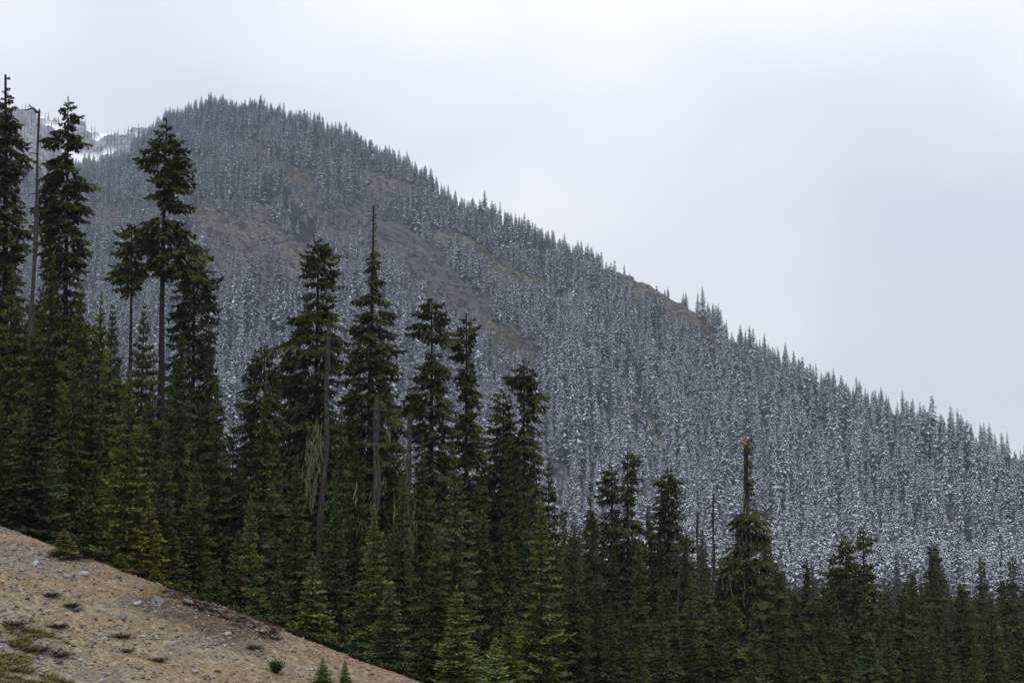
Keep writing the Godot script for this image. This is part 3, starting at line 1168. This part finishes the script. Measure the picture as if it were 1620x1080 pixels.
	for k in 5:
		var a := TAU * k / 5.0
		var off: float = leans[o] * th
		tube(shards, [Vector3(off + cos(a) * 0.09, th - 0.25, sin(a) * 0.09), Vector3(off + cos(a) * 0.11, th + 0.15 + 0.12 * sin(k * 2.7), sin(a) * 0.13)], [0.09, 0.015], 4, Color(1, 0.86, 0.66))
	obj("broken_top", shards.mesh(M.splinter), o)
	hang_lichen(o, 9.0, 13.0, 60, 1.6, 1.4)
	hang_lichen(o, 12.0, 15.6, 60, 0.30, 0.8, 0.1)
	dead_twigs(o, 0, 11.5, 15.8, 40, 0.45)
	feature(1366, 832, 92, [[832, 2, 2], [845, 8, 6], [860, 10, 20], [868, 14, 14], [878, 3, 3], [888, 4, 4], [895, 20, 15], [920, 25, 25], [1000, 36, 36], [1120, 40, 40]],
		"dark", "old_conifer", "dark conifer with a tufted triangular cap, right of two before the snowy slope", 7)
	feature(1338, 847, 94, [[847, 2, 2], [858, 8, 8], [875, 16, 14], [895, 22, 16], [920, 28, 22], [1000, 34, 30], [1120, 38, 36]],
		"dark", "old_conifer", "dark bushy conifer, left of the tree with the tufted triangular cap", 7)
	# dead trees
	o = snag(58, 176, 70, 50, 13, 3.5, "tall thin grey snag at left with a hooked tip, almost branchless", 0.3, 8)
	var g := Geo.new()
	var tipp := Vector3(at(58, 178, 70).x - o.position.x, at(58, 178, 70).y - o.position.y, 0.0)
	tube(g, [tipp, tipp + Vector3(-0.25, 0.25, 0), tipp + Vector3(-0.55, 0.12, 0.05), tipp + Vector3(-0.75, 0.16, 0.05)], [0.09, 0.07, 0.04, 0.015], 5, Color(0.8, 0.8, 0.8))
	tube(g, [tipp + Vector3(-0.3, 0.24, 0), tipp + Vector3(-0.4, 0.38, 0), tipp + Vector3(-0.45, 0.46, 0)], [0.04, 0.03, 0.01], 4, Color(0.8, 0.8, 0.8))
	obj("hooked_branch", g.mesh(M.dead), o)
	snag(594, 632, 55, 588, 13, 9, "thick grey broken-off trunk among green firs, below the spike-topped tree", 0.3, 5, 12)
	snag(648, 664, 62, 647, 11, 8, "short grey stump-like snag right of the spike-topped tree", 0.5, 5, 16)
	o = snag(519, 516, 70, 502, 11, 6, "pale split snag draped with hanging yellowish lichen", 0.9, 8)
	hang_lichen(o, 8.8, 12.3, 60, 0.45, 2.2, -0.25)
	snag(1127, 783, 96, 1127, 8, 3, "thin dead spire, right one of two beyond the lone spired conifer", 0.2, 14)
	snag(1102, 812, 96, 1103, 7, 3, "thin dead spire, left one of two beyond the lone spired conifer", 0.2, 18)

	for r in [[1244, 905, 100, 7, "pale thin dead stem right of the broad broken-topped tree"], [1287, 895, 104, 6, "pale thin dead stem left of the tufted pair of conifers"], [1424, 935, 108, 6, "thin grey dead stem right of the tufted pair of conifers"], [1500, 925, 110, 6, "thin grey dead stem right of the highest slender spire"], [918, 840, 80, 6, "thin pale dead stem beside the conifer with a round bushy head"], [1075, 860, 84, 6, "thin pale dead stem against the lone spired conifer's right side"]]:
		snag(r[0], r[1], r[2], r[0] - 2, r[3], 2, r[4], 0.2, 12)


func build_listed_trees() -> void:
	# px, top row, metres ahead, half width, kind, tone, label
	var L := [
		[20, 424, 60, 44, "young0", "mid", "tall green fir at the far left edge, left of the hooked snag's stem"],
		[84, 398, 63, 40, "young1", "mid", "tall green fir directly right of the hooked snag's stem"],
		[333, 540, 77, 40, "old2", "dark", "dark conifer at the right flank of the dense conifer behind the tallest sparse tree"],
		[282, 585, 70, 46, "old4", "dark", "dark conifer behind the blue-green spired fir"],
		[182, 560, 70, 44, "old1", "dark", "dark conifer in the shade left of the thin bare stem"],
		[128, 450, 61, 38, "young2", "mid", "green fir second right of the hooked snag, before the crooked-spired conifer"],
		[160, 462, 63, 36, "young3", "bright", "light green fir at the right shoulder of the left-hand green clump"],
		[60, 598, 53, 78, "young4", "blue", "broad blue-green fir above the upper end of the gravel slope"],
		[118, 555, 57, 52, "young5", "mid", "dark green fir between the broad blue-green fir and the golden fir"],
		[2, 640, 52, 52, "young1", "mid", "green fir cut by the left edge just above the gravel slope"],
		[205, 588, 49.9, 62, "young3", "gold", "golden-green fir, the yellowest tall one in the front row"],
		[150, 728, 51.5, 40, "young0", "olive", "olive low fir at the left foot of the golden-green fir"],
		[178, 478, 66, 40, "young4", "mid", "green fir under the thin bare stem, left of the tallest sparse tree"],
		[150, 520, 58, 44, "young0", "dark", "dark fir behind the golden-green fir's left side"],
		[228, 480, 73, 36, "young2", "olive", "olive-green fir filling the gap under the tallest sparse tree"],
		[286, 518, 60, 36, "young4", "blue", "blue-green spired fir in front of the dense dark conifer"],
		[262, 690, 54, 42, "young5", "mid", "green fir right behind the golden-green fir's shoulder"],
		[345, 596, 66, 38, "young0", "mid", "green fir left of the dip that shows snowy trees"],
		[310, 733, 51.5, 46, "young1", "olive", "olive-green narrow fir right of the golden-green fir, at the gravel edge"],
		[236, 790, 49.6, 44, "small0", "amber", "yellowish bushy fir at the gravel edge below the golden-green fir"],
		[275, 838, 49.8, 34, "small1", "olive", "low olive fir at the gravel edge, left of the narrow olive fir"],
		[376, 838, 49.2, 34, "small2", "olive", "low round fir on the gravel crest above the umber belt"],
		[340, 886, 48.8, 24, "small0", "mid", "stubby fir beside the low round fir on the gravel crest"],
		[396, 780, 51.5, 36, "young2", "bright", "pale-topped slender fir behind the low round fir"],
		[370, 650, 67, 40, "young3", "dark", "dark fir beneath the snowy dip"],
		[422, 592, 66, 44, "young5", "mid", "green fir in front of the short dark bushy conifer"],
		[440, 892, 49, 28, "small1", "mid", "small green fir left of the neat bright cone on the crest"],
		[495, 876, 48.2, 44, "small2", "bright", "neat bright green cone of a fir on the gravel crest"],
		[470, 720, 57, 50, "young4", "mid", "green fir in front of the lichen-hung snag"],
		[540, 640, 63, 46, "young0", "mid", "green fir between the lichen-hung snag and the thick broken trunk"],
		[532, 770, 54, 42, "young1", "blue", "dim fir behind the bright cone and the blunt grey trunk"],
		[592, 798, 50, 54, "young2", "bright", "bright green fir in front of the thick broken trunk's foot"],
		[563, 690, 60, 44, "young3", "dark", "dark fir left against the thick broken trunk"],
		[616, 922, 47.6, 46, "young5", "grey", "grey-green fir at the gravel crest's lower end"],
		[638, 742, 57, 46, "young4", "mid", "green fir under the short stump-like snag"],
		[668, 690, 64, 40, "young0", "mid", "green fir right of the short stump-like snag"],
		[720, 708, 55, 66, "young1", "grey", "tall grey-green fir with a pale feathery top in the centre"],
		[692, 830, 54, 44, "young5", "mid", "dim fir between the grey-green crest fir and the tall feathery one"],
		[722, 926, 46.5, 50, "young3", "fresh", "bright fresh-green fir with a long leader, bottom centre"],
		[783, 1006, 44.8, 40, "small1", "fresh", "palest small fir at the bottom edge, right of the fresh-green fir"],
		[806, 950, 48, 42, "young2", "bright", "green fir between the palest small fir and the tall tiered fir"],
		[856, 790, 54, 66, "young4", "bright", "tall tiered green fir right of centre reaching the bottom edge"],
		[868, 720, 68, 54, "young0", "dark", "tall dark fir behind the tall tiered green one"],
		[765, 800, 63, 44, "young5", "dark", "dim fir behind the green one left of the tall tiered fir"],
		[908, 852, 63, 46, "young1", "dark", "dark fir at the right of the tall tiered green one"],
		[966, 946, 58, 34, "young3", "blue", "bluish fir with a thin leader near the bottom, right of the tall tiered fir"],
		[1012, 985, 56, 34, "young2", "mid", "green fir at the bottom under the pale trunk"],
		[1046, 926, 61, 36, "young4", "blue", "bluish fir before the lone spired conifer"],
		[934, 762, 86, 30, "old0", "dark", "dark conifer with a round bushy head, left of the ragged one"],
		[1026, 800, 92, 24, "old1", "dark", "slim dark conifer left of the lone spired conifer"],
		[1092, 905, 72, 44, "young5", "mid", "green fir right of the lone spired conifer's skirt"],
		[1140, 965, 70, 40, "young0", "dark", "dark fir left of the broad broken-topped tree's skirt"],
		[1236, 905, 92, 38, "old2", "dark", "dark conifer right of the broad broken-topped tree"],
		[1276, 882, 96, 30, "old3", "dark", "slim dark conifer halfway from the broken-topped tree to the tufted pair"],
		[1302, 912, 98, 28, "old4", "olive", "brownish conifer just left of the tufted pair"],
		[1408, 935, 98, 34, "old0", "dark", "dark conifer just right of the tufted pair"],
		[1446, 912, 104, 30, "old1", "dark", "dark conifer second right of the tufted pair"],
		[1480, 896, 108, 26, "old2", "dark", "slender dark spire that stands highest between the tufted pair and the right edge"],
		[1522, 925, 104, 34, "old3", "dark", "dark conifer right of the highest slender spire"],
		[1562, 950, 100, 36, "old4", "olive", "brownish conifer second from the right edge"],
		[1604, 935, 106, 34, "old0", "dark", "dark conifer cut by the right edge"],
		[1206, 1015, 72, 36, "young1", "olive", "low olive fir at the bottom under the broad broken-topped tree"],
		[1262, 990, 76, 36, "young2", "dark", "low dark fir at the bottom, left of the tufted pair's feet"],
		[1330, 1000, 78, 40, "young3", "dark", "low dark fir at the bottom under the tufted pair"],
		[1400, 1005, 78, 40, "young4", "mid", "low green fir at the bottom, right of the tufted pair's feet"],
		[1470, 1000, 80, 40, "young5", "dark", "low dark fir at the bottom below the highest slender spire"],
		[1540, 1012, 80, 40, "young0", "mid", "low green fir near the bottom right corner"],
		[1605, 1015, 80, 40, "young1", "dark", "low dark fir in the bottom right corner"],
	]
	for r in L:
		var kind: String = r[4]
		plant(kind, r[0], r[1], r[2], r[3], r[5], "young_fir" if not kind.begins_with("old") else "old_conifer", r[6])
	# seedlings out on the gravel
	for r in [[99, 836, 881, 27, "tiny golden fir standing out on the gravel at upper left", "gold"], [189, 866, 896, 20, "small golden shrubby fir on the crest, right of the tiny golden one", "gold"], [245, 876, 909, 19, "stubby golden fir on the crest above the umber belt", "gold"], [510, 1040, 1082, 19, "dark green seedling fir low on the gravel, left of two"], [545, 1044, 1079, 12, "slim seedling fir low on the gravel, right of two"]]:
		var p := on_slope(r[0], r[2])
		var m := -p.z / F
		var o := Node3D.new()
		o.name = numbered("seedling_fir" if r.size() < 6 else "young_fir")
		add_child(o)
		o.position = p - Vector3(0, 0.03, 0)
		var k: Array = protos["small1"]
		o.scale = Vector3(r[3] * m / k[1], (r[2] - r[1]) * m / k[0], r[3] * m / k[1])
		obj("trunk", k[3], o)
		obj("crown", k[2], o, M.bright if r.size() < 6 else M.amber)
		tag(o, r[4], "tree")


func build_filler_trees() -> void:
	var ex := [-60, 0, 60, 130, 170, 200, 230, 300, 330, 350, 380, 420, 470, 530, 610, 640, 700, 760, 800, 850, 900, 930, 1000, 1080, 1150, 1200, 1240, 1290, 1330, 1400, 1450, 1500, 1620, 1700]
	var ey := [430, 430, 430, 450, 490, 570, 560, 560, 640, 660, 680, 660, 640, 600, 640, 680, 680, 690, 680, 720, 810, 820, 830, 845, 860, 860, 880, 895, 890, 905, 910, 905, 925, 925]
	var k := 0
	for row in 5:
		var px := -50.0 + row * 9.0
		while px < 1690.0:
			px += rng.randf_range(26.0, 44.0)
			var d: float = [68.0, 82.0, 98.0, 116.0, 135.0][row] + rng.randf_range(-5.0, 9.0)
			var lim := interp(ex, ey, px)
			var top: float = lim + rng.randf_range(10.0, 90.0) + (60.0 if row == 0 else 0.0)
			var p := at(px, top, d)
			if p.y - ground_height(p.x, p.z) < 5.0: continue
			k += 1
			var kind: String = "young%d" % (rng.randi() % 9) if rng.randf() < 0.55 else "old%d" % (rng.randi() % 7)
			var tone: String = ["dark", "dark", "mid", "olive", "blue"][rng.randi() % 5]
			plant(kind, px, top, d, rng.randf_range(32.0, 46.0) * (1.0 if row < 3 else 0.8), tone, "stand_conifer", "dark conifer half hidden in the dense stand behind the front firs", "dark conifers filling the stand behind the front firs")
	print("filler ", k)


func on_slope(px: float, py: float) -> Vector3:
	var r := ray(px, py)
	var d := 24.0
	while d < 60.0:
		if d > crest(r.x * d) + 1.5: break
		if slope_height(r.x * d, d) >= r.y * d: break
		d += 0.05
	return Vector3(r.x * d, slope_height(r.x * d, d), -d)


func build_slope_things() -> void:
	var stones := []
	var greys := [Color(0.46, 0.44, 0.41), Color(0.25, 0.235, 0.23), Color(0.34, 0.30, 0.25), Color(0.13, 0.115, 0.11)]
	var mats := []
	for c in greys:
		var m: StandardMaterial3D = M.stone.duplicate()
		m.albedo_color = lin(c.r, c.g, c.b)
		mats.append(m)
	for k in 6: stones.append(stone_geo(2, rng.randf_range(0.5, 0.75), 100 + k).mesh(M.stone))
	# the stones one can point at: px, py, size in pixels, tone, label
	var named := [
		[217, 957, 10, 0, "whitest angular stone, alone in the middle of the gravel slope"],
		[250, 952, 10, 1, "dark grey boulder right of the whitest stone"],
		[133, 909, 8, 0, "pale flat stone below the tiny golden fir"],
		[186, 915, 8, 1, "grey stone near the crest, right of the pale flat stone"],
		[103, 912, 8, 2, "grey stone in the pale rubble below the tiny golden fir"],
		[55, 894, 7, 0, "pale stone at upper left, below a pair of dark ones"],
		[62, 879, 6, 3, "dark stone at upper left, left of a pair"],
		[74, 882, 6, 3, "dark stone at upper left, right of a pair"],
		[62, 916, 6, 2, "yellowish upright stone at the left"],
		[20, 934, 7, 1, "grey slab at the left edge, above the mossy patch"],
		[118, 966, 8, 3, "dark slab under a dry shrub at left"],
		[192, 980, 8, 1, "grey stone left below the whitest stone"],
		[246, 970, 6, 1, "grey stone below the dark boulder"],
		[298, 955, 7, 2, "pale stone right of the dark boulder"],
		[417, 944, 7, 0, "pale block on the crest beside the firs"],
		[313, 913, 5, 0, "small pale stone in the umber belt"],
		[360, 1004, 6, 0, "pale flat stone in the lower middle of the gravel"],
		[414, 1000, 5, 0, "bluish white chip right of the pale flat stone"],
		[165, 1013, 6, 0, "bluish white chip low on the left half"],
		[26, 1005, 9, 3, "dark rock above the mossy patch at lower left"],
		[90, 1050, 7, 3, "dark rock in the lower left"],
		[271, 1020, 6, 0, "pale chip in the lower middle"],
		[448, 930, 5, 0, "pale pebble at the crest's lower firs"],
		[21, 870, 6, 2, "tan stone near the top left of the gravel"],
	]
	for r in named:
		var p := on_slope(r[0], r[1])
		var o := obj("rock", stones[rng.randi() % stones.size()], self, mats[r[3]])
		var s: float = r[2] * absf(p.z) / F * 0.95
		o.position = p + Vector3(0, s * 0.15, 0)
		o.rotation = Vector3(rng.randf_range(-0.3, 0.3), rng.randf() * TAU, rng.randf_range(-0.5, 0.0))
		o.scale = Vector3(s * 1.25, s, s)
		tag(o, r[4], "rock")
	# lesser stones, each its own
	var n := 0
	while n < 180:
		var px := rng.randf_range(0.0, 640.0)
		var py := rng.randf_range(840.0, 1080.0)
		if py < 845.0 + px * 0.365: continue
		var p := on_slope(px, py)
		if -p.z > crest(p.x) - 0.3: continue
		var o := obj("stone", stones[rng.randi() % stones.size()], self, mats[rng.randi() % 4])
		var s := rng.randf_range(0.05, 0.085)
		o.position = p + Vector3(0, s * 0.2, 0)
		o.rotation = Vector3(rng.randf_range(-0.4, 0.4), rng.randf() * TAU, rng.randf_range(-0.5, 0.1))
		o.scale = Vector3(s * rng.randf_range(1.0, 1.6), s, s)
		tag(o, "fist-sized stone lying loose on the gravel slope", "stone", "fist-sized stones on the gravel slope")
		n += 1
	# gravel that nobody could count
	for k in 4:
		var mesh := stone_geo(1, 0.6, 300 + k).mesh(mats[k])
		var places := []
		while places.size() < [2200, 6000, 7500, 3600][k]:
			var x := rng.randf_range(-22.0, 2.0)
			var d := rng.randf_range(29.0, 49.5)
			if d > crest(x) + 0.2: continue
			if noise_c.get_noise_2d((x * -0.538 + d * 0.843) * 1.1, (x * 0.843 + d * 0.538) * 0.3) < rng.randf_range(-0.35, 0.25): continue
			var s := 0.018 + 0.045 * pow(rng.randf(), 3.0)
			var b := Basis.from_euler(Vector3(rng.randf_range(-0.5, 0.5), rng.randf() * TAU, rng.randf_range(-0.5, 0.2))).scaled_local(Vector3(s * 1.4, s, s))
			places.append(Transform3D(b, Vector3(x, slope_height(x, d) + s * 0.2, -d)))
		many("gravel", mesh, places, "loose pebbles scattered over the gravel slope", "gravel")
	# dry shrubs, each its own
	var dry := []
	for k in 3: dry.append(shrub_geo(0.32, 0.35, 60, Color(0.085, 0.06, 0.035), Color(0.09, 0.07, 0.05)).mesh(M.plain))
	var green := shrub_geo(0.42, 0.32, 110, Color(0.06, 0.085, 0.025), Color(0.05, 0.04, 0.03)).mesh(M.plain)
	var spots := [
		[363, 954, 1.0, 0, "round dark green bush on the gravel below the umber belt"],
		[437, 1064, 1.0, 0, "green bush low on the gravel, left of the two seedling firs"],
		[115, 960, 1.0, 1, "sprawling dry shrub in the left middle of the gravel"],
		[90, 992, 0.9, 1, "brown dry shrub below the sprawling one"],
		[80, 943, 0.9, 1, "flat dry shrub above the sprawling one"],
		[190, 1008, 0.9, 1, "brown tuft in the middle of the gravel"],
		[20, 990, 1.2, 1, "dark dry shrub at the left edge above the moss"],
		[92, 1038, 1.1, 1, "dark brown shrub right of the mossy patch"],
		[60, 1030, 1.0, 1, "brown shrub amid the mossy patch"],
		[250, 1045, 0.8, 1, "small dry tuft in the lower middle"],
		[400, 1025, 0.8, 1, "small dry tuft above the green bush low on the gravel"],
		[200, 1030, 0.7, 1, "faded tuft below the brown one in the middle"],
	]
	for r in spots:
		var p := on_slope(r[0], r[1])
		var o := obj("bush" if r[3] == 0 else "dry_shrub", green if r[3] == 0 else dry[rng.randi() % 3])
		o.position = p - Vector3(0, 0.04, 0)
		o.rotation.y = rng.randf() * TAU
		o.scale = Vector3.ONE * r[2] if r[3] == 0 else Vector3(1.35, 0.55, 1.35) * r[2]
		tag(o, r[4], "bush" if r[3] == 0 else "shrub")
	# low bushes where the gravel meets the wood
	for k in 46:
		var px := rng.randf_range(115.0, 660.0)
		var py := 828.0 + px * 0.352 + rng.randf_range(-1.0, 9.0)
		var p := on_slope(px, py)
		var o := obj("low_bush", green if rng.randf() < 0.6 else dry[k % 3])
		o.position = p - Vector3(0, 0.05, 0)
		o.rotation.y = rng.randf() * TAU
		o.scale = Vector3(1.0, 0.8, 1.0) * rng.randf_range(0.5, 1.3)
		tag(o, "low scrubby bush where the gravel crest meets the firs", "bush", "low bushes along the gravel crest")
	# moss and dead growth as cover
	var moss := shrub_geo(0.12, 0.22, 26, Color(0.36, 0.29, 0.11), Color(0.22, 0.18, 0.09)).mesh(M.plain)
	var places := []
	while places.size() < 230:
		var p := on_slope(rng.randf_range(-20.0, 110.0), rng.randf_range(990.0, 1085.0))
		var q := pixel(p)
		if noise_c.get_noise_2d(p.x * 1.5, p.z * 1.5) < (75.0 - q.x) * -0.004 + 0.12 + (1045.0 - q.y) * 0.006: continue
		places.append(Transform3D(Basis(Vector3.UP, rng.randf() * TAU).scaled(Vector3.ONE * rng.randf_range(0.6, 1.4)), p - Vector3(0, 0.02, 0)))
	many("moss", moss, places, "yellowish moss and grass in the lower left corner", "moss")
	var litter := shrub_geo(0.08, 0.3, 22, Color(0.085, 0.055, 0.035), Color(0.10, 0.07, 0.05)).mesh(M.plain)
	places = []
	while places.size() < 520:
		var px := rng.randf_range(255.0, 440.0)
		var py := 915.0 + (px - 255.0) * 0.42 + rng.randf_range(-14.0, 26.0)
		var p := on_slope(px, py)
		places.append(Transform3D(Basis(Vector3.UP, rng.randf() * TAU).scaled(Vector3.ONE * rng.randf_range(0.5, 1.2)), p - Vector3(0, 0.03, 0)))
	many("dead_growth", litter, places, "umber belt of dead low growth under the firs at the gravel crest", "dead growth")
